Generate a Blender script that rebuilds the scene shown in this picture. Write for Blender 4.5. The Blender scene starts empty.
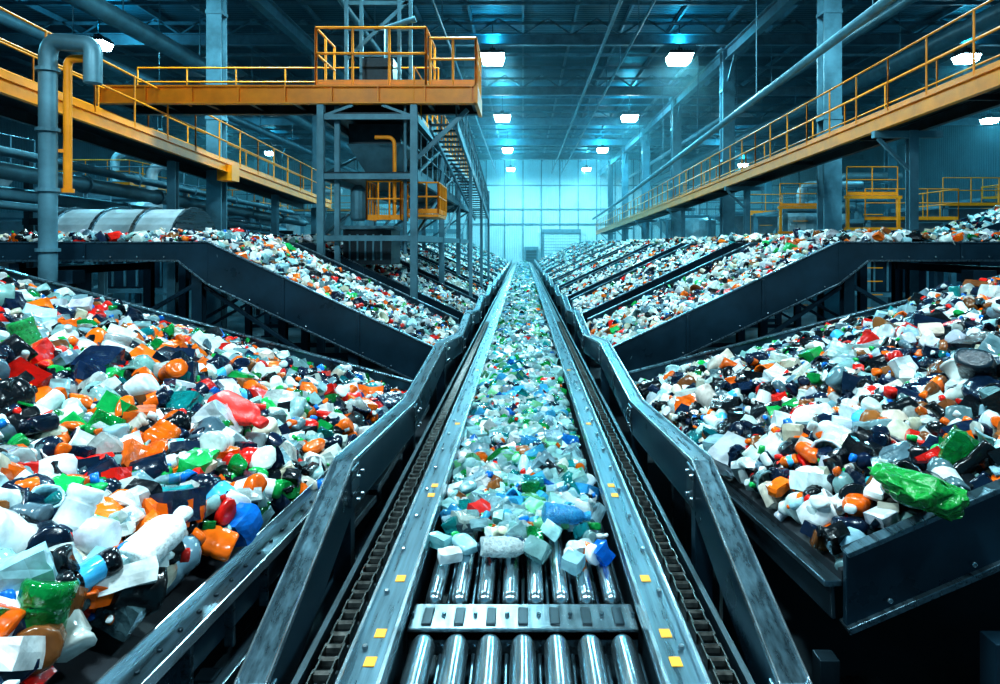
import bpy, bmesh, math, random
import numpy as np
from mathutils import Vector
random.seed(7); rng=np.random.default_rng(11)
F=700.0; H=2.8
sc=bpy.context.scene

# ------------------------------------------------------------ materials
def new_mat(name):
    m=bpy.data.materials.new(name); m.use_nodes=True
    nt=m.node_tree; b=nt.nodes['Principled BSDF']; return m,nt,b
def paint(name,col,rough=.45,metal=0.0,var=.25,scale=3.0,bump=.0,col2=None,stretch=(1,1,1)):
    m,nt,b=new_mat(name)
    tc=nt.nodes.new('ShaderNodeTexCoord'); mp=nt.nodes.new('ShaderNodeMapping'); mp.inputs['Scale'].default_value=stretch
    nt.links.new(tc.outputs['Object'],mp.inputs['Vector'])
    n=nt.nodes.new('ShaderNodeTexNoise'); n.inputs['Scale'].default_value=scale; n.inputs['Detail'].default_value=7; n.inputs['Roughness'].default_value=.6
    nt.links.new(mp.outputs[0],n.inputs['Vector'])
    r=nt.nodes.new('ShaderNodeValToRGB'); r.color_ramp.elements[0].position=.32; r.color_ramp.elements[1].position=.68
    c2=col2 if col2 else tuple(c*(1-var*1.6) for c in col)
    r.color_ramp.elements[0].color=(*c2,1); r.color_ramp.elements[1].color=(*[min(1,c*(1+var*.4)) for c in col],1)
    nt.links.new(n.outputs['Fac'],r.inputs[0]); nt.links.new(r.outputs[0],b.inputs['Base Color'])
    mr=nt.nodes.new('ShaderNodeMapRange'); mr.inputs[3].default_value=max(.05,rough-.08); mr.inputs[4].default_value=min(1,rough+.14)
    nt.links.new(n.outputs['Fac'],mr.inputs[0]); nt.links.new(mr.outputs[0],b.inputs['Roughness'])
    b.inputs['Metallic'].default_value=metal
    if bump>0:
        bp=nt.nodes.new('ShaderNodeBump'); bp.inputs['Strength'].default_value=bump; bp.inputs['Distance'].default_value=.01
        n2=nt.nodes.new('ShaderNodeTexNoise'); n2.inputs['Scale'].default_value=scale*6; n2.inputs['Detail'].default_value=4
        nt.links.new(mp.outputs[0],n2.inputs['Vector']); nt.links.new(n2.outputs['Fac'],bp.inputs['Height']); nt.links.new(bp.outputs[0],b.inputs['Normal'])
    return m
STEEL=paint('brushed_steel',(.58,.72,.78),.17,.95,.12,5,0,stretch=(8,1,8))
STEEL2=paint('worn_rail_steel',(.15,.24,.29),.26,.88,.34,4,0,stretch=(7,.35,7))
EDGE=paint('polished_edge_steel',(.65,.77,.83),.20,.9,.2,6,0)
GALV=paint('galvanised_sheet',(.40,.52,.57),.38,.35,.2,3,0)
DARK=paint('dark_frame_paint',(.018,.038,.052),.36,.4,.4,3,.05)
PANEL=paint('blue_side_panel_paint',(.016,.052,.082),.27,.45,.3,1.5,.0)
ORANGE=paint('safety_orange_paint',(1.0,.31,.008),.34,.0,.15,2.2)
YEL=paint('yellow_sticker',(1.0,.38,.01),.5,0,.15,20)
GREYB=paint('column_paint',(.11,.26,.33),.40,.25,.25,2)
BELT=paint('black_rubber_belt',(.010,.014,.02),.6,0,.3,6,.1)
CHAIN=paint('oiled_chain_steel',(.09,.09,.085),.32,.8,.5,20)
def emis(name,col,s):
    m,nt,b=new_mat(name); b.inputs['Base Color'].default_value=(*col,1)
    b.inputs['Emission Color'].default_value=(*col,1); b.inputs['Emission Strength'].default_value=s; return m
LAMP=emis('led_panel',(.66,.93,1.0),45)
def ribbed(name,col,scale,axis,rough=.5,var=.3,metal=.2,depth=.04):
    m=paint(name,col,rough,metal,var,.5)
    nt=m.node_tree; b=nt.nodes['Principled BSDF']
    tc=nt.nodes.new('ShaderNodeTexCoord'); w=nt.nodes.new('ShaderNodeTexWave'); w.bands_direction=axis; w.inputs['Scale'].default_value=scale
    bp=nt.nodes.new('ShaderNodeBump'); bp.inputs['Strength'].default_value=.7; bp.inputs['Distance'].default_value=depth
    nt.links.new(tc.outputs['Object'],w.inputs['Vector']); nt.links.new(w.outputs['Fac'],bp.inputs['Height']); nt.links.new(bp.outputs[0],b.inputs['Normal'])
    return m
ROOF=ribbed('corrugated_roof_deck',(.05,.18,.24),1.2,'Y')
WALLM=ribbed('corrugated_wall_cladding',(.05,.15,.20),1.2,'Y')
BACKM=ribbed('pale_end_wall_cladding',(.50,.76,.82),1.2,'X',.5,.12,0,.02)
FLOORM=paint('concrete_floor',(.09,.12,.14),.30,0,.4,.8,.2)

def plastic(name,trans,rough):
    m,nt,b=new_mat(name)
    a=nt.nodes.new('ShaderNodeAttribute'); a.attribute_name='Col'
    n=nt.nodes.new('ShaderNodeTexNoise'); n.inputs['Scale'].default_value=9; n.inputs['Detail'].default_value=5
    tc=nt.nodes.new('ShaderNodeTexCoord'); nt.links.new(tc.outputs['Object'],n.inputs['Vector'])
    mr=nt.nodes.new('ShaderNodeMapRange'); mr.inputs[1].default_value=.35; mr.inputs[2].default_value=.54; mr.inputs[3].default_value=.62; mr.inputs[4].default_value=1.0
    nt.links.new(n.outputs['Fac'],mr.inputs[0])
    mx=nt.nodes.new('ShaderNodeVectorMath'); mx.operation='SCALE'
    nt.links.new(a.outputs['Color'],mx.inputs[0]); nt.links.new(mr.outputs[0],mx.inputs['Scale']); nt.links.new(mx.outputs[0],b.inputs['Base Color'])
    b.inputs['Roughness'].default_value=rough; b.inputs['Transmission Weight'].default_value=trans; b.inputs['IOR'].default_value=1.52
    bp=nt.nodes.new('ShaderNodeBump'); bp.inputs['Strength'].default_value=.6 if trans else .3; bp.inputs['Distance'].default_value=.014
    n2=nt.nodes.new('ShaderNodeTexNoise'); n2.inputs['Scale'].default_value=20; n2.inputs['Detail'].default_value=2
    nt.links.new(tc.outputs['Object'],n2.inputs['Vector']); nt.links.new(n2.outputs['Fac'],bp.inputs['Height']); nt.links.new(bp.outputs[0],b.inputs['Normal'])
    return m
PL_OP=plastic('opaque_waste_plastic',0,.20)
PL_TR=plastic('translucent_waste_plastic',.5,.06)

# ------------------------------------------------------------ mesh builder
class MB:
    def __init__(s): s.v=[];s.f=[];s.m=[];s.sm=[]
    def add(s,vs,fs,mat=0,smooth=False):
        o=len(s.v); s.v+= [tuple(x) for x in vs]; s.f+=[tuple(i+o for i in f) for f in fs]; s.m+=[mat]*len(fs); s.sm+=[smooth]*len(fs)
    def box(s,c,d,mat=0):
        x,y,z=c;a,b,e=d[0]/2,d[1]/2,d[2]/2
        s.add([(x-a,y-b,z-e),(x+a,y-b,z-e),(x+a,y+b,z-e),(x-a,y+b,z-e),(x-a,y-b,z+e),(x+a,y-b,z+e),(x+a,y+b,z+e),(x-a,y+b,z+e)],
              [(0,3,2,1),(4,5,6,7),(0,1,5,4),(1,2,6,5),(2,3,7,6),(3,0,4,7)],mat)
    def sec(s,p0,p1,pts,mat=0):
        p0=Vector(p0);p1=Vector(p1);d=(p1-p0).normalized(); up=Vector((0,0,1)) if abs(d.z)<.95 else Vector((0,1,0))
        a=d.cross(up).normalized(); u=a.cross(d); n=len(pts)
        vs=[p0+a*x+u*y for x,y in pts]+[p1+a*x+u*y for x,y in pts]
        fs=[(i,(i+1)%n,(i+1)%n+n,i+n) for i in range(n)]+[tuple(range(n-1,-1,-1)),tuple(range(n,2*n))]
        s.add(vs,fs,mat)
    def beam(s,p0,p1,w,h,mat=0): s.sec(p0,p1,[(-w/2,-h/2),(w/2,-h/2),(w/2,h/2),(-w/2,h/2)],mat)
    def ibeam(s,p0,p1,w,h,t,mat=0):
        a,b=w/2,h/2;q=t/2
        s.sec(p0,p1,[(-a,-b),(a,-b),(a,-b+t),(q,-b+t),(q,b-t),(a,b-t),(a,b),(-a,b),(-a,b-t),(-q,b-t),(-q,-b+t),(-a,-b+t)],mat)
    def tube(s,pts,r,n=10,mat=0):
        pts=[Vector(p) for p in pts]; rings=[]
        a=None
        for i,p in enumerate(pts):
            d=(pts[min(i+1,len(pts)-1)]-pts[max(i-1,0)]).normalized()
            if a is None:
                up=Vector((0,0,1)) if abs(d.z)<.9 else Vector((0,1,0)); a=d.cross(up).normalized()
            else: a=(a-d*a.dot(d)).normalized()
            u=a.cross(d)
            rings.append([p+a*(r*math.cos(2*math.pi*k/n))+u*(r*math.sin(2*math.pi*k/n)) for k in range(n)])
        vs=[v for q in rings for v in q]; fs=[]
        for i in range(len(rings)-1):
            for k in range(n):
                fs.append((i*n+k,i*n+(k+1)%n,(i+1)*n+(k+1)%n,(i+1)*n+k))
        s.add(vs,fs,mat,True); s.add(rings[0],[tuple(range(n-1,-1,-1))],mat); s.add(rings[-1],[tuple(range(n))],mat)
    def lathe(s,c,prof,n=16,mat=0,axis='Z',sm=False):
        vs=[];fs=[]
        for (r,z) in prof:
            for k in range(n):
                a=2*math.pi*k/n; x,y=r*math.cos(a),r*math.sin(a)
                p={'Z':(x,y,z),'X':(z,x,y),'Y':(x,z,y)}[axis]; vs.append((c[0]+p[0],c[1]+p[1],c[2]+p[2]))
        for i in range(len(prof)-1):
            for k in range(n): fs.append((i*n+k,i*n+(k+1)%n,(i+1)*n+(k+1)%n,(i+1)*n+k))
        fs.append(tuple(range(n-1,-1,-1))); L=(len(prof)-1)*n; fs.append(tuple(range(L,L+n)))
        s.add(vs,fs,mat,sm)
    def prismX(s,poly,x0,x1,mat=0):
        n=len(poly); vs=[(x0,y,z) for y,z in poly]+[(x1,y,z) for y,z in poly]
        s.add(vs,[(i,(i+1)%n,(i+1)%n+n,i+n) for i in range(n)]+[tuple(range(n-1,-1,-1)),tuple(range(n,2*n))],mat)
    def prismY(s,poly,y0,y1,mat=0):
        n=len(poly); vs=[(x,y0,z) for x,z in poly]+[(x,y1,z) for x,z in poly]
        s.add(vs,[(i,(i+1)%n,(i+1)%n+n,i+n) for i in range(n)]+[tuple(range(n-1,-1,-1)),tuple(range(n,2*n))],mat)
    def railing(s,pts,h=1.1,sp=1.3,mat=0,toe=True,r=.022):
        for a,b in zip(pts[:-1],pts[1:]):
            a=Vector(a);b=Vector(b);L=(b-a).length;k=max(1,round(L/sp)); z=Vector((0,0,1))
            for i in range(k+1):
                p=a.lerp(b,i/k); s.tube([p,p+z*h],r,6,mat)
            for hh in (h,h*.55): s.tube([a+z*hh,b+z*hh],r,6,mat)
            if toe: s.beam(a+z*.06,b+z*.06,.012,.11,mat)
    def build(s,name,mats,bevel=0):
        me=bpy.data.meshes.new(name); me.from_pydata(s.v,[],s.f); 
        for m in mats: me.materials.append(m)
        me.polygons.foreach_set('material_index',s.m); me.polygons.foreach_set('use_smooth',s.sm); me.update()
        bm=bmesh.new(); bm.from_mesh(me); bmesh.ops.recalc_face_normals(bm,faces=bm.faces); bm.to_mesh(me); bm.free()
        o=bpy.data.objects.new(name,me); sc.collection.objects.link(o)
        if bevel>0:
            b=o.modifiers.new('bevel','BEVEL'); b.width=bevel; b.segments=2; b.limit_method='ANGLE'; b.angle_limit=math.radians(50)
        return o
def arc(c,p0,p1,n=6):
    c=Vector(c);p0=Vector(p0);p1=Vector(p1)
    return [ (1-t)**2*p0+2*t*(1-t)*c+t*t*p1 for t in [i/n for i in range(n+1)]]

# ------------------------------------------------------------ room
XW=34; Y0=-7; Y1=80; ZC=12.6
b=MB(); b.box((0,(Y0+Y1)/2,-.1),(2*XW,Y1-Y0,.2)); b.build('floor',[FLOORM])
b=MB(); b.box((0,(Y0+Y1)/2,ZC+.1),(2*XW,Y1-Y0,.2)); b.build('ceiling',[ROOF])
for sx,nm in ((-1,'left'),(1,'right')):
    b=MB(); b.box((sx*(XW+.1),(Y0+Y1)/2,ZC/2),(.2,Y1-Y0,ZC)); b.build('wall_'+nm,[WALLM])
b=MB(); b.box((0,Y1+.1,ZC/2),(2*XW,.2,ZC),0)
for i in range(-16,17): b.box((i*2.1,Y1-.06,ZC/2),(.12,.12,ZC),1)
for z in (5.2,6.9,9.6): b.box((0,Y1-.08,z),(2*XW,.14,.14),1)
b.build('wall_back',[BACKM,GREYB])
def door(xx,w,h,nm):
    b=MB(); yy=Y1-.3; b.box((xx,yy,h/2),(w,.06,h),0)
    for i in range(int(h/.33)): b.box((xx,yy-.04,.2+i*.33),(w,.03,.05),1)
    for e in (-1,1): b.box((xx+e*(w/2+.1),yy-.03,h/2+.05),(.2,.14,h+.1),1)
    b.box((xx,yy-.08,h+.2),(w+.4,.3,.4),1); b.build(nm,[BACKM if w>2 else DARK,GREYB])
door(.95,1.2,2.2,'door_1')
for k,xx in enumerate((-9,4.4,19,-20)): door(xx,4.0,4.2,'door_%d'%(k+2))
b=MB()
for y in range(0,80,10):
    b.ibeam((-XW,y,11.6),(XW,y,11.6),.28,.5,.05)
    for i in range(-16,16):
        x=i*2.1; b.beam((x,y,11.8),(x+1.05,y,12.5),.07,.07); b.beam((x+1.05,y,12.5),(x+2.1,y,11.8),.07,.07)
for i in range(-15,16): b.beam((i*2.2,Y0,12.45),(i*2.2,Y1,12.45),.1,.22)
for y in np.arange(2.5,80,2.5): b.beam((-XW,y,12.3),(XW,y,12.3),.07,.14)
b.build('roof_truss_frame',[GREYB])
def column(x,y,w=.66):
    b=MB(); b.ibeam((x,y,0),(x,y,11.2),w,w,.06); b.box((x,y,.04),(w+.3,w+.3,.08)); b.box((x,y,11.15),(w+.2,w+.2,.1))
    for z in (3.2,6.4,9.4): b.box((x,y,z),(w+.04,w+.04,.1))
    b.beam((x,y,9.6),(x,y+1.8,11.3),.1,.1);b.beam((x,y,9.6),(x,y-1.8,11.3),.1,.1)
    b.build('steel_column',[GREYB])
for y in (20,30,40,50,60,70):
    column(8.75,y,.5); column(-8.75,y,.42)
for y in (20,40,60):
    column(21,y,.5); column(-21,y,.5)
b=MB()
for sx in (-1,1):
    b.ibeam((sx*8.7,Y0,10.9),(sx*8.7,Y1,10.9),.3,.5,.04)
b.build('crane_runway_beam',[GREYB])
b=MB(); 
b.tube([(7.0,10,7.75),(7.0,13.4,7.5),(7.0,53,5.9),(7,70,5.4)],.11,10,0)
for i in range(8): 
    y=14+i*7; b.tube([(7,y,7.5-(y-13.4)*.0404),(7,y,10.9)],.02,5,0)
b.build('overhead_pipe',[GREYB])
b=MB()
for x,z,r in ((-5.5,10.2,.1),(3.2,10.8,.07),(4.3,10.8,.05),(11,9.8,.16),(-12,9.5,.3),(-13.5,8.7,.18),(14,9.6,.3),(-3,10.9,.06)):
    b.tube([(x,4,z),(x,78,z)],r,10,0)
    for y in range(6,78,5): b.tube([(x,y,z),(x,y,12.4)],.02,4,0)
b.build('ceiling_service_pipes',[GREYB])

# ------------------------------------------------------------ lamps
def lamp(x,y,z,power,col,size=.8,up=.3):
    b=MB(); b.box((x,y,z+.16),(size,size,.12),0)
    h=size/2; q=h*.8; dz=.16*size/.75
    b.add([(x-h,y-h,z+.1),(x+h,y-h,z+.1),(x+h,y+h,z+.1),(x-h,y+h,z+.1),(x-q,y-q,z-dz),(x+q,y-q,z-dz),(x+q,y+q,z-dz),(x-q,y+q,z-dz)],[(0,1,2,3),(4,7,6,5),(0,4,5,1),(1,5,6,2),(2,6,7,3),(3,7,4,0)],1)
    for i in range(-3,4): b.box((x+i*size*.13,y,z+.26),(.02,size*.8,.09),0)
    b.tube([(x,y,z+.2),(x,y,12.4)],.02,5,0); b.box((x,y,z+.36),(.22,.22,.14),0)
    o=b.build('high_bay_lamp',[DARK,LAMP])
    l=bpy.data.lights.new('lamp_glow','AREA'); l.energy=power; l.size=size; l.color=col
    lo=bpy.data.objects.new('lamp_glow',l); lo.location=(x,y,z-dz-.03); sc.collection.objects.link(lo); lo.parent=o
    if up:
        l=bpy.data.lights.new('ceiling_fill_light','POINT'); l.energy=power*up; l.color=(.05,.68,1.0); l.shadow_soft_size=.15  # teal fill added above the fixture to brighten the ceiling
        lo=bpy.data.objects.new('ceiling_fill_light',l); lo.location=(x,y,z+.75); sc.collection.objects.link(lo); lo.parent=o
NEAR=(.70,.94,1.0); FAR=(.13,.74,1.0)
for x in (-7,-1.3,6.7): lamp(x,2,10.8,(950,1600,950)[(x>-5)+(x>3)],NEAR,1.0,0)  # unseen row above the frame, added to light the foreground
for x in (-7,-1.3,6.7): lamp(x,16,10.8,1150,(.52,.9,1),1.0,.14)  # another row out of view, also added for foreground light
for y in (30,44,59,74):
    for x in (-1.3,6.7): lamp(x,y,10.8,1400 if y<70 else 2000,FAR if 35<y<70 else (.36,.86,1),1.0 if y<50 else .9)
for x,y in ((-17,28),(-20,46),(-22,61),(30,45),(19,30),(22,70),(17,58),(-15,72),(-19,14),(18,14)):
    lamp(x,y,10.8,850,FAR)

# ------------------------------------------------------------ central conveyor
b=MB()
for sx in (-1,1):
    b.beam((sx*.655,1.2,1.0),(sx*.655,74,1.0),.19,.025,0)
    b.beam((sx*.572,1.2,1.03),(sx*.572,74,1.03),.018,.09,4)
    b.beam((sx*.748,1.2,1.015),(sx*.748,74,1.015),.016,.055,4)
    b.beam((sx*.60,1.2,.84),(sx*.60,74,.84),.03,.32,1)
    b.beam((sx*.66,1.2,.69),(sx*.66,74,.69),.16,.02,1)
    for i in range(60):
        y=1.6+i*.5
        b.lathe((sx*.70,y,1.0),[(.014,.0),(.014,.028),(.009,.032)],6,4)
    for y in (3.0,3.22,3.75,5.0,5.2,7.0,10.0): b.box((sx*.655,y,1.0145),(.05,.07,.004),2)
    for y in np.arange(2.5,74,3.0): b.beam((sx*.66,y,0),(sx*.66,y,.69),.1,.1,1)
b.box((0,39.8,.8),(1.14,69,.03),3)
b.box((0,2.6,.5),(1.14,4.4,.03),1)
for y in np.arange(1.4,74,1.5): b.beam((-.6,y,.68),(.6,y,.68),.08,.08,1)
b.build('sorting_conveyor_frame',[STEEL2,DARK,YEL,BELT,EDGE],.004)
b=MB()
def bar(x,y0,y1,z,r):
    prof=[(.001,y0),(r*.6,y0+.012),(r*.9,y0+.03),(r,y0+.06),(r,y1-.06),(r*.9,y1-.03),(r*.6,y1-.012),(.001,y1)]
    b.lathe((x,0,z),prof,18,0,'Y',True)
for i in range(8):
    x=-.476+i*.136
    bar(x,3.70,6.6,.90,.046)
    b.beam((x+.068,3.7,.80),(x+.068,6.6,.80),.02,.10,2)
for i in range(7):
    x=-.477+i*.159
    bar(x,1.5,3.38,.885,.060)
    b.beam((x+.08,1.5,.78),(x+.08,3.38,.78),.02,.10,2)
    b.box((x,3.52,.934),(.05,.16,.012),1)
b.box((0,3.53,.90),(1.13,.24,.06),0)
b.box((0,3.43,.86),(1.13,.04,.12),2); b.box((0,2.4,.72),(1.13,.1,.06),1); b.box((0,4.5,.72),(1.13,.1,.06),1)
for i in range(8): b.lathe((-.557+i*.159,3.53,.93),[(.013,0),(.013,.012),(.009,.016)],6,2)
b.build('discharge_bar_grate',[STEEL,DARK,STEEL2],.006)
b=MB()
for sx in (-1,1):
    for i in range(150):
        y=1.8+i*.1; x=sx*.86
        b.lathe((x-.035,y,.95),[(.026,0),(.026,.07)],8,0,'X')
        for e in (-1,1): b.box((x+e*(.042 if i%2 else .034),y+.05,.95),(.007,.125,.048),0)
    b.beam((sx*.86,1.5,.88),(sx*.86,74,.88),.14,.06,1)
    b.beam((sx*.97,1.5,.86),(sx*.97,74,.86),.03,.16,1)
    b.beam((sx*1.06,1.5,.62),(sx*1.06,74,.62),.10,.06,2)
b.build('drive_chain',[CHAIN,DARK,STEEL2],0)
def guard(sx):
    pts=[(2.0,.36),(3.2,.78),(4.85,1.29),(7.6,1.08),(10.6,1.30)]
    k=0
    while pts[-1][0]<70: pts.append((13.6+k*5.3,1.04)); pts.append((15.9+k*5.3,1.27)); k+=1
    b=MB(); X=sx*1.24
    for (y0,z0),(y1,z1) in zip(pts[:-1],pts[1:]):
        b.beam((X,y0,z0),(X,y1,z1),.14,.03,0)
        b.beam((X-sx*.06,y0,z0-.15),(X-sx*.06,y1,z1-.15),.025,.3,1)
        b.beam((X+sx*.066,y0,z0+.02),(X+sx*.066,y1,z1+.02),.014,.05,2)
        b.beam((X-sx*.066,y0,z0+.008),(X-sx*.066,y1,z1+.008),.014,.034,2)
        b.beam((X,y0,z0-.31),(X,y1,z1-.31),.13,.03,0)
    for i,(y,z) in enumerate(pts[1:16]):
        b.beam((X,y,0),(X,y,z-.02),.12,.12,1); b.box((X,y,.02),(.24,.24,.04),1)
        b.box((X-sx*.075,y,z-.15),(.02,.2,.26),0)
        for e in (-1,1):
            for q in (-1,1): b.lathe((X-sx*.10,y+e*.06,z-.15+q*.08),[(.014,0),(.014,.03)],6,2,'X')
    b.build('chute_guard_rail',[STEEL2,PANEL,EDGE],.006)
guard(-1); guard(1)

# ------------------------------------------------------------ side conveyors
class Belt:
    def __init__(s,sx,y0,y1,low,fn,xmax,kind): s.sx=sx;s.y0=y0;s.y1=y1;s.low=low;s.fn=fn;s.xmax=xmax;s.kind=kind
belts=[]
def lerp(a,b,t): t=min(1,max(0,t)); return a+(b-a)*t
def fL(a,y): t=(y-3)/6.4; return lerp(1.0,.66,t)+lerp(.33,.275,t)*(a-1.5)
def fR(a,y): t=(y-3.42)/6; return lerp(1.185,.80,t)+lerp(.43,.26,t)*(a-1.5)
def fS(a,y): return min(1.02+.467*(a-1.36),2.72)
belts.append(Belt(-1,1.0,9.4,lambda y:1.45+max(0,6-y)*.07,fL,8.0,'L1'))
belts.append(Belt(1,3.42,9.4,lambda y:1.36+(9.4-y)*.033,fR,8.0,'R1'))
k=0; y=10.7
while y<68:
    for sx in (-1,1): belts.append(Belt(sx,y,y+4.0,lambda y:1.36,fS,8.1,'S%d'%k))
    y+=5.3;k+=1
def conveyor(B):
    b=MB(); sx=B.sx
    xs=[B.low(B.y0)]+[x for x in np.arange(2,B.xmax,.5)]+[B.xmax]
    ny=4
    for a0,a1 in zip(xs[:-1],xs[1:]):
        for j in range(ny):
            ya=B.y0+(B.y1-B.y0)*j/ny; yb=B.y0+(B.y1-B.y0)*(j+1)/ny
            f=a0==xs[0]
            pa=[(B.low(ya) if f else a0,ya),(a1,ya),(a1,yb),(B.low(yb) if f else a0,yb)]
            vs=[(sx*a,yy,B.fn(a,yy)) for a,yy in pa]+[(sx*a,yy,B.fn(a,yy)-.06) for a,yy in pa]
            b.add(vs,[(0,1,2,3),(7,6,5,4),(0,4,5,1),(1,5,6,2),(2,6,7,3),(3,7,4,0)],1)
    for yy,low in ((B.y0-.03,B.low(B.y0)),(B.y1+.03,B.low(B.y1))):
        near=yy<B.y0
        hi=lambda a:.22 if a<4.9 else .12
        lo=lambda a:.42 if a<4.9 else .16
        if B.kind=='R1' and near: hi=lambda a:.10; lo=lambda a:.26
        if B.kind in('L1','R1') and not near: hi=lambda a:.30; lo=lambda a:.2
        seg=[low,B.xmax]
        if B.kind[0]=='S': seg=[low,4.8,5.25,B.xmax]
        top=[(sx*a,B.fn(a,yy)+hi(a)) for a in seg]; bot=[(sx*a,B.fn(a,yy)-lo(a)) for a in seg]
        for i in range(len(seg)-1):
            b.prismY([bot[i],bot[i+1],top[i+1],top[i]],yy-.02,yy+.02,0)
            b.beam((top[i][0],yy,top[i][1]),(top[i+1][0],yy,top[i+1][1]),.08,.025,3)
            b.beam((bot[i][0],yy,bot[i][1]),(bot[i+1][0],yy,bot[i+1][1]),.10,.03,3)
            L=abs(seg[i+1]-seg[i]); 
            if B.y0<30 and near and L>1:
                for q in range(1,int(L/1.6)+1):
                    a=seg[i]+q*L/(int(L/1.6)+1); b.box((sx*a,yy-.03,B.fn(a,yy)+(hi(a)-lo(a))/2),(.05,.02,(hi(a)+lo(a))*.9),0)
                n=int(L/.4)
                for q in range(n):
                    a=seg[i]+(q+.5)*L/n; b.lathe((sx*a,yy-.03,B.fn(a,yy)-lo(a)+.06),[(.014,-.015),(.014,0.0)],6,2,'Y')
    for a in (2.6,5.0,7.8):
        for yy in (B.y0+.1,B.y1-.1):
            if B.kind=='L1' and yy<3: continue
            b.ibeam((sx*a,yy,0),(sx*a,yy,B.fn(a,yy)-.2),.16,.16,.02,0); b.box((sx*a,yy,.02),(.3,.3,.04),0)
        b.beam((sx*a,B.y0,B.fn(a,B.y0)-.35),(sx*a,B.y1,B.fn(a,B.y1)-.35),.1,.14,0)
    for yy in (B.y0+.1,B.y1-.1):
        b.beam((sx*2.6,yy,.5),(sx*7.8,yy,.5),.07,.1,0); b.beam((sx*2.6,yy,.6),(sx*5,yy,B.fn(5,yy)-.5),.06,.06,0); b.beam((sx*5,yy,B.fn(5,yy)-.5),(sx*7.8,yy,.6),.06,.06,0)
    if B.kind[0]=='S':
        a=B.low(B.y1); b.tube([(sx*(a+.06),B.y0,B.fn(a,B.y0)-.12),(sx*(a+.06),B.y1,B.fn(a,B.y1)-.12)],.1,12,2)
        b.lathe((sx*6.9,B.y0-.12,B.fn(6.9,0)-.6),[(.13,-.28),(.15,-.25),(.15,0),(.1,.03),(.1,.12)],12,3,'Y'); b.box((sx*6.9,B.y0-.1,B.fn(6.9,0)-.4),(.35,.3,.2),0)
    b.build('side_conveyor',[PANEL,BELT,STEEL,STEEL2],.004 if B.y0<12 else 0)
for B in belts: conveyor(B)
b=MB()
def lx(y): return -(1.40+max(0,6-y)*.07)
def lz(y): return 1.02 if y<6 else 1.02-(y-6)*.04
for y0,y1 in ((1.2,6.0),(6.0,9.4)):
    b.beam((lx(y0)+.02,y0,lz(y0)),(lx(y1)+.02,y1,lz(y1)),.15,.03,0); b.beam((lx(y0)+.10,y0,lz(y0)),(lx(y1)+.10,y1,lz(y1)),.014,.06,2); b.beam((lx(y0)-.055,y0,lz(y0)+.03),(lx(y1)-.055,y1,lz(y1)+.03),.014,.06,2)
    b.beam((lx(y0)+.03,y0,.90),(lx(y1)+.03,y1,lz(y1)-.12),.02,.22,3)
    b.beam((lx(y0)+.10,y0,.72),(lx(y1)+.08,y1,.64),.12,.04,0); b.beam((lx(y0)+.16,y0,.71),(lx(y1)+.14,y1,.63),.012,.06,2)
    for i in range(int((y1-y0)/.16)):
        yy=y0+.08+i*.16; b.lathe((lx(yy)+.03,yy,lz(yy)+.015),[(.014,0),(.014,.014)],6,1)
for i in range(12): b.beam((lx(2+i*.4)+.06,2+i*.4,.74),(lx(2+i*.4)+.06,2+i*.4,.98),.05,.03,0)
for y in (2.0,3.4,4.8,6.4,8.2): b.beam((lx(y)+.05,y,0),(lx(y)+.05,y,.72),.1,.1,1)
b.beam((lx(2)+.32,1.4,.42),(lx(6)+.20,6.5,.45),.14,.12,3); b.beam((lx(2)+.39,1.4,.48),(lx(6)+.27,6.5,.51),.012,.03,0)
b.build('heap_edge_rail',[STEEL2,DARK,EDGE,PANEL],.005)
b=MB()
f=lambda y:1.32+(9.4-y)*.033
for y0,y1 in ((3.42,6.4),(6.4,9.4)):
    b.beam((f(y0),y0,fR(1.5,y0)-.04),(f(y1),y1,fR(1.5,y1)-.04),.09,.03,0); b.beam((f(y0),y0,fR(1.5,y0)-.13),(f(y1),y1,fR(1.5,y1)-.13),.02,.16,1)
for y in (3.5,5.0,6.4,8.0): b.beam((f(y),y,0),(f(y),y,.75),.1,.1,1)
b.beam((1.62,1.5,.30),(1.62,3.3,.30),.12,.14,3); b.beam((1.55,1.5,.38),(1.55,3.3,.38),.014,.03,2)
b.beam((2.25,1.5,.5),(2.25,3.3,.5),.12,.2,3); b.beam((2.19,1.5,.61),(2.19,3.3,.61),.02,.02,2)
b.beam((1.6,3.25,.55),(3.6,3.25,.55),.1,.16,3); b.beam((1.6,3.2,.64),(3.6,3.2,.64),.03,.02,0)
b.beam((2.25,3.3,0),(2.25,3.3,.95),.12,.12,3); b.beam((2.0,2.1,.55),(3.4,2.3,.95),.08,.22,3); b.beam((2.0,2.05,.67),(3.4,2.25,1.07),.12,.02,2)
for i in range(14): b.beam((1.36,1.7+i*.2,.10),(2.2,1.7+i*.2,.10),.12,.04,0)
b.build('heap_edge_rail',[STEEL2,DARK,EDGE,PANEL],.005)
b=MB(); n=14
hc=lambda R,S:[(12.6+R*math.cos(math.pi*i/n),2.66+S*math.sin(math.pi*i/n)) for i in range(n+1)]
b.prismX(hc(.9,.78),-8.0,-5.9,0)
for x in (-8.0,-7.3,-6.6,-5.9): b.prismX(hc(.94,.82),x-.03,x+.03,1)
b.build('conveyor_drum_hood',[GALV,STEEL2],0)

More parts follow.
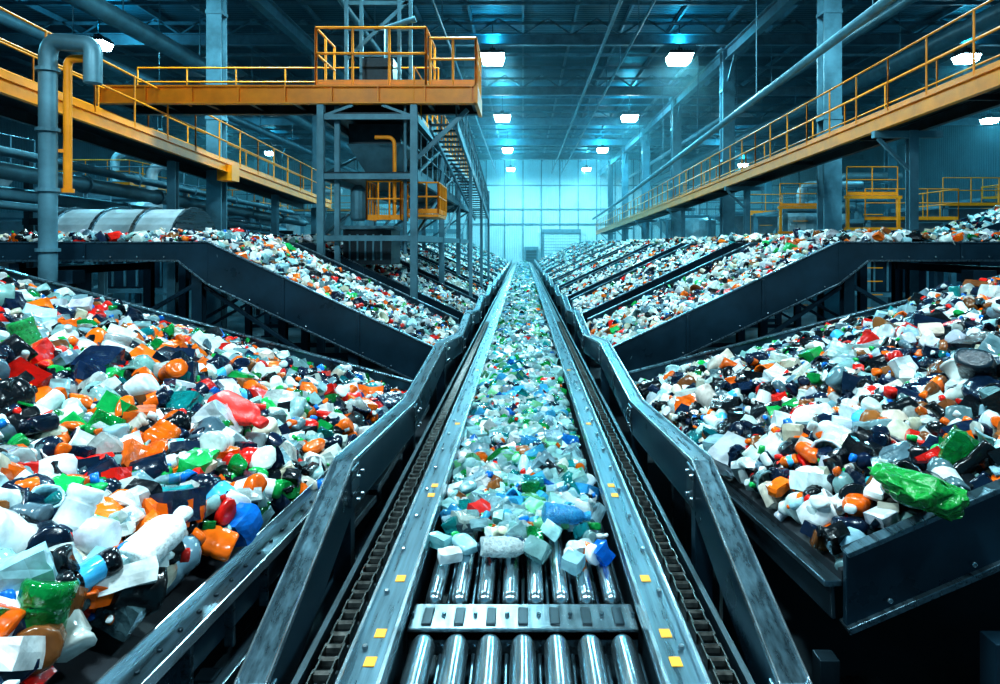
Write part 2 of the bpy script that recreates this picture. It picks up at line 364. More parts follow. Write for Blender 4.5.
# ------------------------------------------------------------ plastic waste
def smooth_noise(v,seed,amp,freq):
    r=np.random.default_rng(seed); out=v.copy()
    for i in range(5):
        k=r.normal(size=3)*freq*(1+.5*i); d=r.normal(size=3); d/=np.linalg.norm(d)
        out+= (amp/(1+.5*i))*np.sin(v@k+r.uniform(0,6.28))[:,None]*d
    return out
def norm(v): 
    v=v-(v.max(0)+v.min(0))/2; return v/np.abs(v).max()
def t_lathe(prof,n,se,seed,amp,freq,capfrom=None,flat=1.0,smooth=True,label=()):
    vs=[];pt=[];fs=[]
    for i,(r,z) in enumerate(prof):
        for k in range(n):
            a=2*math.pi*(k+.5)/n; c,s=math.cos(a),math.sin(a); q=r/((abs(c)**se+abs(s)**se)**(1/se))
            vs.append((z,q*c,q*s*flat)); pt.append(1 if capfrom is not None and i>=capfrom else (2 if i in label else 0))
    for i in range(len(prof)-1):
        for k in range(n): fs.append((i*n+k,i*n+(k+1)%n,(i+1)*n+(k+1)%n,(i+1)*n+k))
    fs.append(tuple(range(n-1,-1,-1))); L=(len(prof)-1)*n; fs.append(tuple(range(L,L+n)))
    v=smooth_noise(np.array(vs,float),seed,amp,freq)
    return dict(v=norm(v),f=fs,p=np.array(pt),s=smooth)
def t_grid_cube(cuts,dims,rnd,seed,amp,freq,smooth=False):
    bm=bmesh.new(); bmesh.ops.create_cube(bm,size=2)
    bmesh.ops.subdivide_edges(bm,edges=bm.edges[:],cuts=cuts,use_grid_fill=True)
    v=np.array([x.co[:] for x in bm.verts]); f=[tuple(q.index for q in x.verts) for x in bm.faces]; bm.free()
    sp=v/np.linalg.norm(v,axis=1)[:,None]*1.15; v=v*(1-rnd)+sp*rnd
    v=v*np.array(dims); v=smooth_noise(v,seed,amp,freq)
    return dict(v=norm(v),f=f,p=np.zeros(len(v),int),s=smooth)
def t_ico(sub,dims,seed,amp,freq,smooth=False):
    bm=bmesh.new(); bmesh.ops.create_icosphere(bm,subdivisions=sub,radius=1)
    v=np.array([x.co[:] for x in bm.verts]); f=[tuple(q.index for q in x.verts) for x in bm.faces]; bm.free()
    v=smooth_noise(v*np.array(dims),seed,amp,freq)
    return dict(v=norm(v),f=f,p=np.zeros(len(v),int),s=smooth)
HI=[];KIND=[]
for q in range(5):
    HI.append(t_lathe([(.15,-.98),(.42,-1),(.47,-.93),(.47,-.72),(.42,-.66),(.47,-.6),(.46,-.58),(.46,-.05),(.47,-.02),(.42,.05),(.46,.12),(.43,.34),(.30,.55),(.17,.66),(.16,.72),(.21,.72),(.21,.93),(.17,.95)],12,2.1,100+q,.035+.012*q,2.2,15,.85,True,(6,7) if q%2 else ())); KIND.append('bottle')
for q in range(3):
    HI.append(t_lathe([(.35,-.6),(.42,-.57),(.46,-.2),(.50,.4),(.56,.42),(.56,.5),(.48,.5),(.44,.1),(.38,-.45)],12,2.0+1.5*q,120+q,.05,2)); KIND.append('tub')
for q in range(4):
    HI.append(t_lathe([(.3,-.72),(.48,-.72),(.55,-.64),(.56,-.2),(.52,-.1),(.56,.0),(.54,.35),(.42,.55),(.22,.64),(.2,.7),(.25,.7),(.25,.93),(.2,.96)],12,3.4,130+q,.04,2,10,.68)); KIND.append('jug')
for q in range(2):
    HI.append(t_lathe([(.7,-.28),(.8,-.24),(.8,.2),(.74,.27),(.6,.28),(.58,.2)],14,2,140+q,.02,2)); KIND.append('cap')
for q in range(6):
    HI.append(t_grid_cube(3,(1,.6+.06*q,.48+.06*q),.22,150+q,.10,2.2,False)); KIND.append('chunk')
for q in range(3):
    HI.append(t_grid_cube(3,(1,.8,.55),.12,160+q,.05,1.8)); KIND.append('chunk')
for q in range(4):
    HI.append(t_ico(3,(1,.75,.4),170+q,.17,3.2)); KIND.append('bag')
for q in range(2):
    HI.append(t_grid_cube(4,(1,.7,.08),.1,180+q,.16,2.2)); KIND.append('flake')
for q in range(2):
    HI.append(t_lathe([(.40,-.8),(.46,-.78),(.47,-.7),(.44,-.3),(.40,.0),(.45,.3),(.47,.7),(.46,.78),(.40,.8)],12,2,190+q,.05,2.4,None,.75)); KIND.append('can')
IB=0;IJ=8;IBAG=KIND.index('bag')
LO=[];KLO=[]
for q in range(6): LO.append(t_grid_cube(1,(1,.6+.06*q,.5+.06*q),.3,250+q,.12,2.2)); KLO.append('chunk')
for q in range(3): LO.append(t_lathe([(.35,-1),(.45,-.85),(.45,.3),(.17,.65),(.2,.95)],7,2.2,260+q,.05,2,4)); KLO.append('bottle')
for q in range(2): LO.append(t_ico(1,(1,.7,.45),270+q,.15,3)); KLO.append('bag')
for T in HI+LO:
    T['lv']=np.array([i for f in T['f'] for i in f],dtype=np.int32); T['lt']=np.array([len(f) for f in T['f']],dtype=np.int32)

WHITE=(.80,.90,.91);PALE=(.46,.80,.85);CREAM=(.68,.64,.52);NAVY=(.006,.02,.05);BLACK=(.006,.010,.014);GREY=(.12,.22,.26);ORG=(1.0,.16,.006);RED=(.85,.02,.012);GRN=(.008,.42,.09);TEAL=(.01,.32,.34);BLUE=(.005,.20,.70);SKY=(.08,.55,.95);BROWN=(.26,.09,.025);LGRN=(.25,.75,.40)
PAL_L=[(26,WHITE,.2),(15,PALE,.85),(3,CREAM,0),(17,NAVY,.1),(15,BLACK,0),(6,GREY,.3),(14,ORG,.1),(5.5,RED,.1),(7,GRN,.5),(3,TEAL,.6),(1.5,BROWN,0),(1,BLUE,.4)]
PAL_C=[(20,WHITE,.5),(46,PALE,.92),(2,CREAM,.1),(4,NAVY,.3),(1,BLACK,0),(4,GREY,.6),(1.2,ORG,.2),(1.2,RED,.2),(7,GRN,.6),(6,LGRN,.8),(7,TEAL,.7),(1,BROWN,0),(2.5,BLUE,.6),(6,SKY,.8)]
PAL_R=[(26,WHITE,.1),(11,PALE,.6),(7,CREAM,0),(16,NAVY,.1),(24,BLACK,0),(8,GREY,.1),(5,ORG,0),(3,RED,0),(1.5,GRN,.3),(1,TEAL,.4),(5,BROWN,0)]
PAL_S=[(32,WHITE,.1),(13,PALE,.3),(11,CREAM,0),(10,NAVY,0),(14,BLACK,0),(8,GREY,0),(5,ORG,0),(2.5,RED,0),(1.2,GRN,.2),(1,TEAL,.2),(4,BROWN,0)]
def waste(name,P,S,pal,hi=True,tilt=.5):
    T=HI if hi else LO; K=KIND if hi else KLO
    W={'bottle':1.7,'tub':.5,'jug':1.3,'cap':.5,'chunk':1.5,'bag':.45,'flake':.35,'can':.5}
    w=np.array([W[k] for k in K]); w/=w.sum()
    N=len(P); tid=rng.choice(len(T),N,p=w); pw=np.array([p[0] for p in pal],float); pw/=pw.sum()
    cid=rng.choice(len(pal),N,p=pw); cols=np.array([p[1] for p in pal]); tp=np.array([p[2] for p in pal])
    C=cols[cid]*rng.uniform(.65,1.12,(N,1))*rng.uniform(.93,1.07,(N,3)); C=np.clip(C,0.004,.95)
    TR=rng.random(N)<tp[cid]
    VV=[];LV=[];LT=[];CC=[];MM=[];SS=[];off=0
    for t in range(len(T)):
        idx=np.where(tid==t)[0]; k=len(idx)
        if k==0: continue
        v=T[t]['v']; n=len(v)
        sca=S[idx][:,None]*rng.uniform(.78,1.2,(k,3))
        if K[t]=='cap': sca*=.55
        if K[t] in('bottle','can'): sca*=1.22
        if K[t] in('chunk','bag'): sca*=.90
        if K[t] in('tub','flake'): sca=np.minimum(sca,.11)
        V=v[None]*sca[:,None,:]
        ya=rng.uniform(0,6.283,k); ax=rng.normal(0,tilt,k); ay=rng.normal(0,tilt,k)
        def rot(a,i,j):
            c,s=np.cos(a)[:,None],np.sin(a)[:,None]; u=V[:,:,i].copy();w_=V[:,:,j].copy(); V[:,:,i]=c*u-s*w_; V[:,:,j]=s*u+c*w_
        if K[t] in('bottle','can'): rot(rng.uniform(0,6.283,k),1,2)
        rot(ax,1,2); rot(ay,0,2); rot(ya,0,1)
        V+=P[idx][:,None,:]
        VV.append(V.reshape(-1,3))
        lv=T[t]['lv'][None]+ (off+np.arange(k)*n)[:,None]; LV.append(lv.reshape(-1)); LT.append(np.tile(T[t]['lt'],k)); off+=k*n
        cc=np.ones((k,n,4)); cc[:,:,:3]=C[idx][:,None,:]
        for code,opts in ((1,[WHITE,RED,BLUE,ORG,WHITE,GRN]),(2,[WHITE,RED,SKY,WHITE,NAVY,ORG])):
            pm=T[t]['p']==code
            if pm.any(): cc[:,pm,:3]=np.array(opts)[rng.integers(0,6,k)][:,None,:]
        CC.append(cc.reshape(-1,4)); nf=len(T[t]['lt'])
        MM.append(np.repeat(TR[idx].astype(np.int32),nf)); SS.append(np.full(k*nf,T[t]['s']))
    V=np.concatenate(VV).astype(np.float32);LV=np.concatenate(LV);LT=np.concatenate(LT);CC=np.concatenate(CC).astype(np.float32)
    me=bpy.data.meshes.new(name); me.vertices.add(len(V)); me.vertices.foreach_set('co',V.ravel())
    me.loops.add(len(LV)); me.loops.foreach_set('vertex_index',LV.astype(np.int32))
    me.polygons.add(len(LT)); ls=np.zeros(len(LT),np.int32); ls[1:]=np.cumsum(LT)[:-1]
    me.polygons.foreach_set('loop_start',ls); me.polygons.foreach_set('loop_total',LT.astype(np.int32))
    me.materials.append(PL_OP); me.materials.append(PL_TR)
    me.polygons.foreach_set('material_index',np.concatenate(MM)); me.polygons.foreach_set('use_smooth',np.concatenate(SS))
    at=me.attributes.new('Col','FLOAT_COLOR','POINT'); at.data.foreach_set('color',CC.ravel())
    me.update(calc_edges=True); me.validate()
    o=bpy.data.objects.new(name,me); sc.collection.objects.link(o); return o
def grid(x0,x1,y0,y1,s):
    gx,gy=np.meshgrid(np.arange(x0,x1,s),np.arange(y0,y1,s)); g=np.stack([gx.ravel(),gy.ravel()],1); g+=rng.uniform(-s*.5,s*.5,g.shape); return g
def bumpf(x,y): return .05*np.sin(x*2.1+y*1.3)+.04*np.sin(x*3.7-y*2.9+1)+.03*np.sin(y*5.1+x*1.1)
nitems=0
for B in belts:
    if B.kind=='L1': s=.108;layers=2;hi=True;base=.094
    elif B.kind=='R1': s=.10;layers=2;hi=True;base=.082
    elif B.y0<12: s=.105;layers=2;hi=True;base=.070
    elif B.y0<28: s=.105;layers=1;hi=False;base=.07
    elif B.y0<48: s=.15;layers=1;hi=False;base=.095
    else: s=.22;layers=1;hi=False;base=.14
    Ps=[]
    for L in range(layers):
        g=grid(1.35,B.xmax,B.y0+.1,B.y1-.1,s)
        low=np.array([B.low(y) for y in g[:,1]]); g=g[g[:,0]>low+(.06 if B.kind=='L1' else .0)]
        if B.kind in('L1','R1'): g=g[(g[:,0]<.80*g[:,1]+.9)]
        yc=(g[:,1]-B.y0)/(B.y1-B.y0); edge=np.clip(4*yc*(1-yc),0,1)**.5
        if B.kind=='L1': edge=np.clip((B.y1-g[:,1])/1.5,0,1)**.5
        lowf=np.clip((g[:,0]-1.35)/.7,0,1)
        hgt={'L1':.24,'R1':.22}.get(B.kind,.07)
        bf=1.0 if B.kind in('L1','R1') else .35
        flat=np.where((g[:,0]>5)&(B.kind[0]=='S'),.10,0)
        z=np.array([B.fn(a,yy) for a,yy in g])+.05+ (hgt*edge)*(.5+.5*lowf)+flat+bf*bumpf(g[:,0],g[:,1])*edge*lowf - (.09 if L==0 and layers==2 else 0)+rng.uniform(-.03,.05,len(g))
        Pn=np.stack([B.sx*g[:,0],g[:,1],z],1)
        if B.kind=='S0' and B.sx<0: Pn=Pn[~((Pn[:,0]<-5.8)&(Pn[:,1]>11.8)&(Pn[:,1]<13.4))]
        Ps.append(Pn)
    P=np.concatenate(Ps); S=base*np.exp(rng.normal(0,.28,len(P)))
    big=rng.random(len(P))<.03; S[big]*=1.4
    S=np.minimum(S,.18)
    if B.kind[0]=='S': S=np.minimum(S,.12 if B.y0<40 else .2)
    waste('plastic_waste_heap',P,S,{'L1':PAL_L,'R1':PAL_R}.get(B.kind,PAL_S),hi); nitems+=len(P)
for (ya,yb,s,base,hi) in ((4.0,16,.082,.072,True),(16,74,.12,.078,False)):
    for L in range(2):
        g=grid(-.52,.52,ya,yb,s)
        if L==1: g=g[rng.random(len(g))<.85]
        if hi: g=g[(g[:,1]>5.2)|(rng.random(len(g))<np.clip((g[:,1]-3.9)/1.3,0,1)**1.2)]
        crown=1-(g[:,0]/.55)**2
        z=.90+L*.05+ .10*crown*np.clip((g[:,1]-4)/1.5,0,1)+rng.uniform(-.01,.05,len(g))
        if hi: z=np.where(g[:,1]<5.0,.985+rng.uniform(0,.03,len(g)),z)
        P=np.stack([g[:,0]*.94,g[:,1],z],1); S=np.minimum(base*np.exp(rng.normal(0,.28,len(P))),.11)
        waste('plastic_waste_stream',P,S,PAL_C,hi,.35); nitems+=len(P)
print('items',nitems)
g=grid(1.4,3.4,1.6,3.2,.3); P=np.stack([g[:,0],g[:,1],np.full(len(g),.2)],1); waste('spilled_plastic_litter',P,np.full(len(P),.06),PAL_R,True)
def hero(name,tidx,loc,scale,rot,col,tr,col2=None):
    T=HI[tidx]; me=bpy.data.meshes.new(name); me.from_pydata([tuple(v) for v in T['v']],[],T['f'])
    me.materials.append(PL_TR if tr else PL_OP); 
    for p in me.polygons: p.use_smooth=True
    at=me.attributes.new('Col','FLOAT_COLOR','POINT'); c=np.ones((len(T['v']),4)); c[:,:3]=col
    if col2 is not None: c[T['p']==1,:3]=col2
    at.data.foreach_set('color',c.astype(np.float32).ravel()); me.update()
    o=bpy.data.objects.new(name,me); o.location=loc; o.scale=scale; o.rotation_euler=rot; sc.collection.objects.link(o)
    m=o.modifiers.new('s','SUBSURF'); m.levels=1; m.render_levels=1
def at(px,py,fn,dz=.2):
    rx=(px-523)/F; ry=(py-245)/F
    Y=5.
    for _ in range(60): Y=(H-dz-fn(abs(rx)*Y,Y))/ry*.4+Y*.6
    return (rx*Y,Y,fn(abs(rx)*Y,Y)+dz)
hero('red_plastic_bottle',IJ,at(240,412,fL,.44),(.28,.17,.17),(.2,.25,-.5),(.88,.03,.02),False,RED)
hero('clear_plastic_jug',IJ+1,at(160,535,fL,.42),(.17,.15,.15),(.1,-.4,1.2),(.8,.88,.9),False,WHITE)
hero('green_plastic_bottle',IB,at(30,345,fL,.40),(.22,.24,.24),(.1,1.2,.4),(.02,.5,.12),True,GRN)
hero('blue_plastic_bottle',IB+1,(.28,4.45,1.09),(.16,.16,.16),(0,.1,.1),(.05,.42,.85),True,SKY)
hero('clear_plastic_bottle',IB+2,(-.10,4.1,1.03),(.16,.15,.15),(0,.05,.15),(.75,.88,.9),True,WHITE)
bag=t_ico(4,(1,.75,.4),171,.17,3.2); bag['v']=norm(smooth_noise(bag['v'],55,.09,9)); HI.append(bag)
hero('green_plastic_bag',len(HI)-1,at(915,488,fR,.30),(.24,.20,.22),(.3,.2,.3),(.012,.30,.05),False)
hero('red_plastic_bottle',IJ+2,at(965,326,fR,.28),(.22,.16,.16),(0,-.2,.3),(.8,.03,.04),False,WHITE)
hero('black_plastic_canister',IJ,at(978,372,fR,.28),(.18,.18,.18),(0,.7,.8),(.012,.03,.045),False,BLACK)

# ------------------------------------------------------------ walkways
def zR(y): return 5.35-.024*(y-12)
b=MB()
for y0 in range(6,70,4):
    y1=y0+4
    b.ibeam((7.3,y0,zR(y0)),(7.3,y1,zR(y1)),.12,.30,.02,0); b.ibeam((8.28,y0,zR(y0)),(8.28,y1,zR(y1)),.12,.24,.02,1)
    b.beam((7.79,y0,zR(y0)+.13),(7.79,y1,zR(y1)+.13),.9,.03,1)
    b.beam((7.3,y0+2,zR(y0+2)-.02),(8.28,y0+2,zR(y0+2)-.02),.08,.1,1)
    b.railing([(7.3,y0,zR(y0)+.14),(7.3,y1,zR(y1)+.14)],1.1,1.35,0)
    b.railing([(8.28,y0,zR(y0)+.14),(8.28,y1,zR(y1)+.14)],1.1,2,0,False)
for y in (14.4,25,35,45,55,65):
    b.ibeam((8.0,y,0),(8.0,y,zR(y)-.14),.18,.18,.03,2); b.beam((7.2,y,zR(y)-.22),(8.6,y,zR(y)-.22),.14,.14,2); b.beam((8,y,zR(y)-1.0),(7.3,y,zR(y)-.3),.07,.07,2)
b.build('elevated_walkway',[ORANGE,DARK,GREYB],0)
def zL(y): return 5.22-.045*(y-11)
b=MB()
for i in range(6):
    y0=5+i*4;y1=y0+4
    b.ibeam((-7.95,y0,zL(y0)),(-7.95,y1,zL(y1)),.1,.24,.02,0); b.ibeam((-9.1,y0,zL(y0)),(-9.1,y1,zL(y1)),.1,.24,.02,1)
    b.beam((-8.55,y0,zL(y0)+.11),(-8.55,y1,zL(y1)+.11),1.1,.03,1)
    b.railing([(-7.95,y0,zL(y0)+.12),(-7.95,y1,zL(y1)+.12)],1.05,1.3,0)
    b.railing([(-9.1,y0,zL(y0)+.12),(-9.1,y1,zL(y1)+.12)],1.05,2,0,False)
for y in (8,17,24,28.5): b.ibeam((-8.5,y,0),(-8.5,y,zL(y)-.12),.2,.2,.03,2)
b.box((-8.0,19,zL(19)-.12),(.4,.5,.42),0)
b.build('elevated_walkway',[ORANGE,DARK,GREYB],0)

# overhead gantry platform + tower
TY=15.3; s=TY/F
def PX(px): return (px-523)*s
def PZ(py): return H-(py-245)*s
b=MB(); zb=PZ(95)
b.ibeam((PX(96),TY,zb),(PX(476),TY,zb),.2,.40,.035,0)
b.ibeam((PX(96),TY+1.5,zb),(PX(476),TY+1.5,zb),.2,.3,.035,1)
for i in range(9):
    x=PX(96)+(i+.1)*(PX(476)-PX(96))/8.2; b.box((x,TY,zb),(.03,.19,.36),0); b.beam((x,TY,zb),(x,TY+1.5,zb),.1,.16,1)
b.box(((PX(96)+PX(476))/2,TY+.75,zb+.21),(PX(476)-PX(96),1.5,.03),1)
b.beam((PX(476),TY-.1,zb),(PX(476),TY+1.6,zb),.08,.40,0)
z=zb+.22
b.railing([(PX(316),TY,z),(PX(426),TY,z)],1.25,.9,0,r=.03)
b.railing([(PX(430),TY,z),(PX(476),TY,z),(PX(476),TY+1.5,z)],1.02,.5,0,r=.03)
b.railing([(PX(100),TY+1.5,z),(PX(316),TY+1.5,z),(PX(430),TY+1.5,z)],.75,1.2,0)
b.railing([(PX(316),TY,z),(PX(316),TY+1.5,z)],1.25,.7,0,r=.03)
b.railing([(PX(426),TY,z),(PX(426),TY+1.5,z)],1.25,.7,0,r=.03)
for x in (336,352,392,404): b.beam((PX(x),TY+.9,z),(PX(x),TY+.9,z+2.6),.08,.08,2)
for zz in (.9,1.5,2.1): b.beam((PX(336),TY+.9,z+zz),(PX(404),TY+.9,z+zz),.06,.09,2)
b.beam((PX(336),TY+.9,z+.8),(PX(404),TY+.9,z+2.2),.06,.08,2)
b.box((PX(372),TY+.9,z+.4),(.7,.6,.7),1); b.tube([(PX(380),TY+.8,z+.3),(PX(380),TY+.8,z+1.5),(PX(410),TY+.8,z+1.7)],.08,10,2)
b.build('gantry_platform',[ORANGE,DARK,GREYB],0)
b=MB()
rows=[TY,20.5,25.8,31.1]
xl,xm,xr=PX(321),PX(368),PX(414)
topz=zb-.22
for yy in rows:
    for x in (xl,xr): b.ibeam((x,yy,0),(x,yy,topz),.15,.15,.02,0); b.box((x,yy,.03),(.4,.4,.06),0)
    for z in (2.95,4.3,5.6): b.beam((xl,yy,z),(xr,yy,z),.08,.12,0)
    if yy>TY: b.beam((xl,yy,2.9),(xr,yy,4.3),.06,.06,0)
b.beam((xl,TY,5.6),(xl+.7,TY,topz),.06,.06,0); b.beam((xr,TY,5.6),(xr-.7,TY,topz),.06,.06,0)
b.ibeam((PX(335),TY+.2,0),(PX(335),TY+.2,topz),.11,.11,.02,0)
b.beam((PX(466),TY+.5,topz),(PX(414),TY+.5,topz-1.1),.08,.1,0)
b.tube([(PX(404),TY+.15,2.6),(PX(404),TY+.15,topz)],.04,8,0)
for a,c in zip(rows[:-1],rows[1:]):
    for x in (xl,xr):
        for z in (2.95,4.3,5.6): b.beam((x,a,z),(x,c,z),.1,.15,0)
        b.beam((x,a,4.3),(x,c,5.6),.06,.06,0); b.beam((x,a,2.95),(x,c,4.3),.06,.06,0)
    b.box(((xl+xr)/2,(a+c)/2,4.38),(xr-xl,c-a,.04),3); b.box(((xl+xr)/2,(a+c)/2,5.68),(xr-xl,c-a,.04),3)
    b.railing([(xr,a,5.7),(xr,c,5.7)],1.0,1.1,4); b.railing([(xr,a,4.4),(xr,c,4.4)],1.0,1.1,0)
b.box((PX(366),TY+1.6,5.35),(1.2,1.4,.5),3)
b.add([(PX(340),TY+.6,5.1),(PX(396),TY+.6,5.1),(PX(396),TY+2.2,5.1),(PX(340),TY+2.2,5.1),(PX(358),TY+1,4.4),(PX(382),TY+1,4.4),(PX(382),TY+1.8,4.4),(PX(358),TY+1.8,4.4)],[(0,1,5,4),(1,2,6,5),(2,3,7,6),(3,0,4,7),(4,5,6,7),(0,3,2,1)],0)
b.box((PX(360),TY+1.3,2.75),(1.1,1.2,.8),3); b.box((PX(360),TY+1.3,3.2),(1.25,1.35,.08),0)
for i in range(5): b.box((PX(342)+i*.18,TY+.68,2.75),(.04,.03,.6),0)
b.lathe((PX(352),TY+.6,3.75),[(.14,-.4),(.18,-.35),(.18,.3),(.08,.4)],14,0)
b.railing([(PX(366),TY+.1,3.35),(PX(400),TY+.1,3.35),(PX(400),TY+1,3.35)],.85,.28,4,toe=True); b.railing([(PX(366),TY+.1,3.35),(PX(366),TY+1,3.35)],.85,.3,4)
b.railing([(PX(400),TY+.4,3.5),(PX(436),TY+.4,3.5),(PX(436),TY+2,3.5)],.7,.3,4); b.box((PX(418),TY+1.2,3.46),(.8,1.6,.06),4)
c=(PX(392),TY+.3,5.2)
b.tube([(PX(372),TY+.3,5.2)]+arc(c,(PX(385),TY+.3,5.2),(PX(392),TY+.3,5.0))+[(PX(392),TY+.3,3.4)],.045,10,4)
for x in (xr+.25,xr+.85): b.beam((x,TY+.8,topz-.3),(x,31,4.0),.06,.22,0)
for i in range(30):
    t=i/29; b.box((xr+.55,TY+.8+t*(30.2-TY),topz-.3+t*(4.3-topz)),(.6,.22,.03),3)
b.railing([(xr+.85,TY+.8,topz-.25),(xr+.85,31,4.1)],.95,1.0,0,False)
for yy in (20.5,25.8,31.1): b.beam((xr+.85,yy,0),(xr+.85,yy,5.2),.1,.1,0)
b.build('steel_service_tower',[GREYB,GREYB,GREYB,DARK,ORANGE],0)

b=MB(); y=10.25; ss=y/F
X=lambda p:(p-523)*ss
Z=lambda p:H-(p-245)*ss
b.tube([(X(48),y,0),(X(48),y,Z(60))]+arc((X(48),y,Z(40)),(X(48),y,Z(58)),(X(62),y,Z(42)))+arc((X(95),y,Z(44)),(X(82),y,Z(44)),(X(95),y-.05,Z(58)))+[(X(95),y-.05,Z(84))],.125,16,0)
for p in (70,130,190,250): b.lathe((X(48),y,Z(p)),[(.165,-.025),(.165,.025)],16,0)
b.build('vertical_steel_pipe',[GREYB])
b=MB(); b.tube([(X(61),y+.15,Z(190)),(X(61),y+.15,Z(66))]+arc((X(61),y+.15,Z(56)),(X(61),y+.15,Z(64)),(X(68),y+.15,Z(56)))+[(X(90),y+.15,Z(56))],.06,12,0)
b.lathe((X(61),y+.15,Z(190)),[(.09,-.03),(.09,.03)],12,0); b.beam((X(61),y+.15,Z(150)),(X(48),y,Z(150)),.05,.05,0); b.build('vertical_orange_pipe',[ORANGE])
b=MB()
for x,z,r in ((-9.4,4.35,.16),(-9.9,4.8,.1),(-10.3,4.0,.2),(-9.6,3.75,.08)):
    b.tube([(x,4,z),(x,30,z-.6)],r,12,0)
    for yy in range(6,30,3): b.lathe((x,yy,z-(yy-4)*.023),[(r+.04,-.03),(r+.04,.03)],12,0,'Y')
for yy in (9,15,22,28): b.beam((-10.7,yy,3.3),(-9.2,yy,3.3),.1,.14,1); b.beam((-10.6,yy,0),(-10.6,yy,4.6),.12,.12,1)
b.build('process_pipe_run',[GREYB,DARK])

# ------------------------------------------------------------ background machinery
def machine(x,y,w,d,h,kind=0):
    b=MB()
    for ex in (-1,1):
        for ey in (-1,1): b.ibeam((x+ex*w*.46,y+ey*d*.46,0),(x+ex*w*.46,y+ey*d*.46,h*.98),.16,.16,.03,1); 
    for z in (h*.33,h*.66,h): 
        for e in (-1,1): b.beam((x-w/2,y+e*d*.46,z),(x+w/2,y+e*d*.46,z),.1,.14,1); b.beam((x+e*w*.46,y-d/2,z),(x+e*w*.46,y+d/2,z),.1,.14,1)
    b.box((x,y,h*.5),(w*.8,d*.8,h*.3),0)
    for i in range(6): b.box((x-w*.36+i*w*.145,y-d*.41,h*.5),(.06,.05,h*.28),1)
    a,c=w*.4,d*.4
    if kind==0:
        b.add([(x-a,y-c,h*.98),(x+a,y-c,h*.98),(x+a,y+c,h*.98),(x-a,y+c,h*.98),(x-a*.3,y-c*.3,h*.65),(x+a*.3,y-c*.3,h*.65),(x+a*.3,y+c*.3,h*.65),(x-a*.3,y+c*.3,h*.65)],[(0,1,5,4),(1,2,6,5),(2,3,7,6),(3,0,4,7),(4,5,6,7),(0,3,2,1)],2)
    else:
        b.lathe((x,y,h*.8),[(a*.5,-h*.15),(a*.8,-h*.1),(a*.8,h*.16),(a*.3,h*.24),(a*.2,h*.25)],18,2)
        b.tube([(x,y,h*1.03)]+arc((x,y,h*1.3),(x,y,h*1.2),(x+.6,y,h*1.3))+[(x+w*.9,y,h*1.3)],.18,10,2)
    b.lathe((x+w*.2,y-d*.5,h*.18),[(.25,-.4),(.28,-.35),(.28,.3),(.12,.35)],12,2,'Y')
    b.railing([(x-w/2,y-d*.5,h),(x+w/2,y-d*.5,h),(x+w/2,y+d*.5,h)],1.0,1.0,3 if (int(y)%3==0) else 1)
    b.build('processing_machine',[PANEL,GREYB,GALV,ORANGE])
for (x,y,w,d,h,k) in ((-12.5,17,3.2,3,3.4,0),(-12.2,23,2.6,3,4.2,1),(-16.5,20,3,3,5,0),(-12.5,30,3.5,4,4.0,0),(-17.5,30,3.5,4,5.2,1),(-13,38,3.5,4,4.4,1),(-22,38,4,4,6,0),(-13,48,4,5,5,0),(-24,24,4,5,6.4,1),(-14,60,4,5,5,1),(-25,52,5,5,6,0),
    (12.5,24,3,3,3.6,0),(12.3,31,3,4,4.2,1),(17,27,4,4,4.2,0),(13,40,4,4,4.5,0),(18,40,4,4,5.2,1),(24,36,4,5,5,0),(13,52,4,5,4.8,1),(22,52,5,5,5.5,0),(14,64,4,5,5,0)):
    machine(x,y,w,d,h,k)
for (x,y) in ((10.2,22),(10.3,28),(11,34)):
    b=MB()
    for e in (0,1.6): b.beam((x+e,y,0),(x+e,y,4.3),.09,.09,0)
    for z in (3.3,4.3): b.beam((x-.1,y,z),(x+1.7,y,z),.08,.1,0)
    for i in range(9): b.beam((x+.5,y,.4+i*.42),(x+1.1,y,.4+i*.42),.03,.03,0)
    b.railing([(x,y+.05,4.36),(x+1.6,y+.05,4.36)],.9,.8,0)
    b.build('orange_access_frame',[ORANGE])
b=MB()
for yy in (17,19.2):
    b.beam((11,yy,2.9),(17.5,yy,5.1),.06,.5,0)
    for x,z in ((11.4,2.8),(14,3.6),(17,4.7)): b.beam((x,yy,0),(x,yy,z),.16,.16,0)
b.prismY([(11,2.85),(17.5,5.05),(17.5,5.15),(11,2.95)],17,19.2,1)
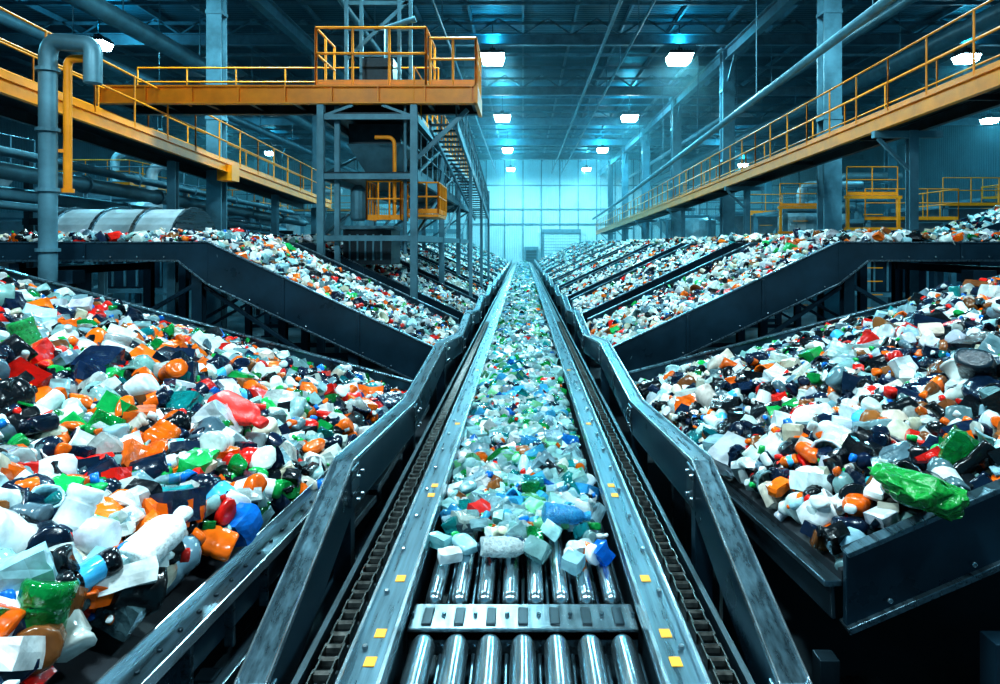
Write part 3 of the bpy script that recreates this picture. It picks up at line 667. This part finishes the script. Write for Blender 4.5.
b.build('inclined_feed_conveyor',[PANEL,BELT])
g=grid(11.1,17.4,17.1,19.1,.15); P=np.stack([g[:,0],g[:,1],3.05+(g[:,0]-11)*.338+rng.uniform(0,.12,len(g))],1); waste('plastic_waste_heap',P,np.full(len(P),.10),PAL_S,False)
b=MB(); b.box((12.5,14.3,2.55),(8,2.4,.1),1)
for yy in (13.05,15.55):
    b.beam((8.5,yy,2.55),(16.5,yy,2.55),.05,.42,0)
    for x in (8.8,11,13.5,16): b.beam((x,yy,0),(x,yy,2.4),.16,.16,0)
b.build('flat_feed_conveyor',[PANEL,BELT])
g=grid(8.6,16.4,13.2,15.4,.14); P=np.stack([g[:,0],g[:,1],2.66+rng.uniform(0,.16,len(g))],1); waste('plastic_waste_heap',P,np.full(len(P),.09),PAL_S,False)

# scattering box added to give the far hall a cyan haze glow
b=MB(); b.box((0,54,6.3),(66,51,12)); o=b.build('added_haze_box',[])
m=bpy.data.materials.new('cyan_haze_scatter'); m.use_nodes=True; nt=m.node_tree; nt.nodes.clear()
out=nt.nodes.new('ShaderNodeOutputMaterial'); v=nt.nodes.new('ShaderNodeVolumeScatter'); v.inputs['Color'].default_value=(.5,.9,1,1); v.inputs['Density'].default_value=.006; v.inputs['Anisotropy'].default_value=.4
nt.links.new(v.outputs[0],out.inputs['Volume']); o.data.materials.append(m)

# ------------------------------------------------------------ world, camera
w=bpy.data.worlds.new('world'); sc.world=w; w.use_nodes=True
w.node_tree.nodes['Background'].inputs[0].default_value=(.14,.62,.9,1); w.node_tree.nodes['Background'].inputs[1].default_value=.4
cam=bpy.data.cameras.new('camera'); co=bpy.data.objects.new('camera',cam); sc.collection.objects.link(co)
co.location=(0,0,H); co.rotation_euler=(math.pi/2,0,0); cam.sensor_width=36; cam.lens=F/1000*36
cam.shift_x=-.023; cam.shift_y=-.097; cam.clip_end=300
sc.camera=co
try:
    sc.view_settings.view_transform='Standard'; sc.view_settings.exposure=-.5
    sc.view_settings.look='Medium High Contrast'
except Exception as e: print(str(e)[:200])
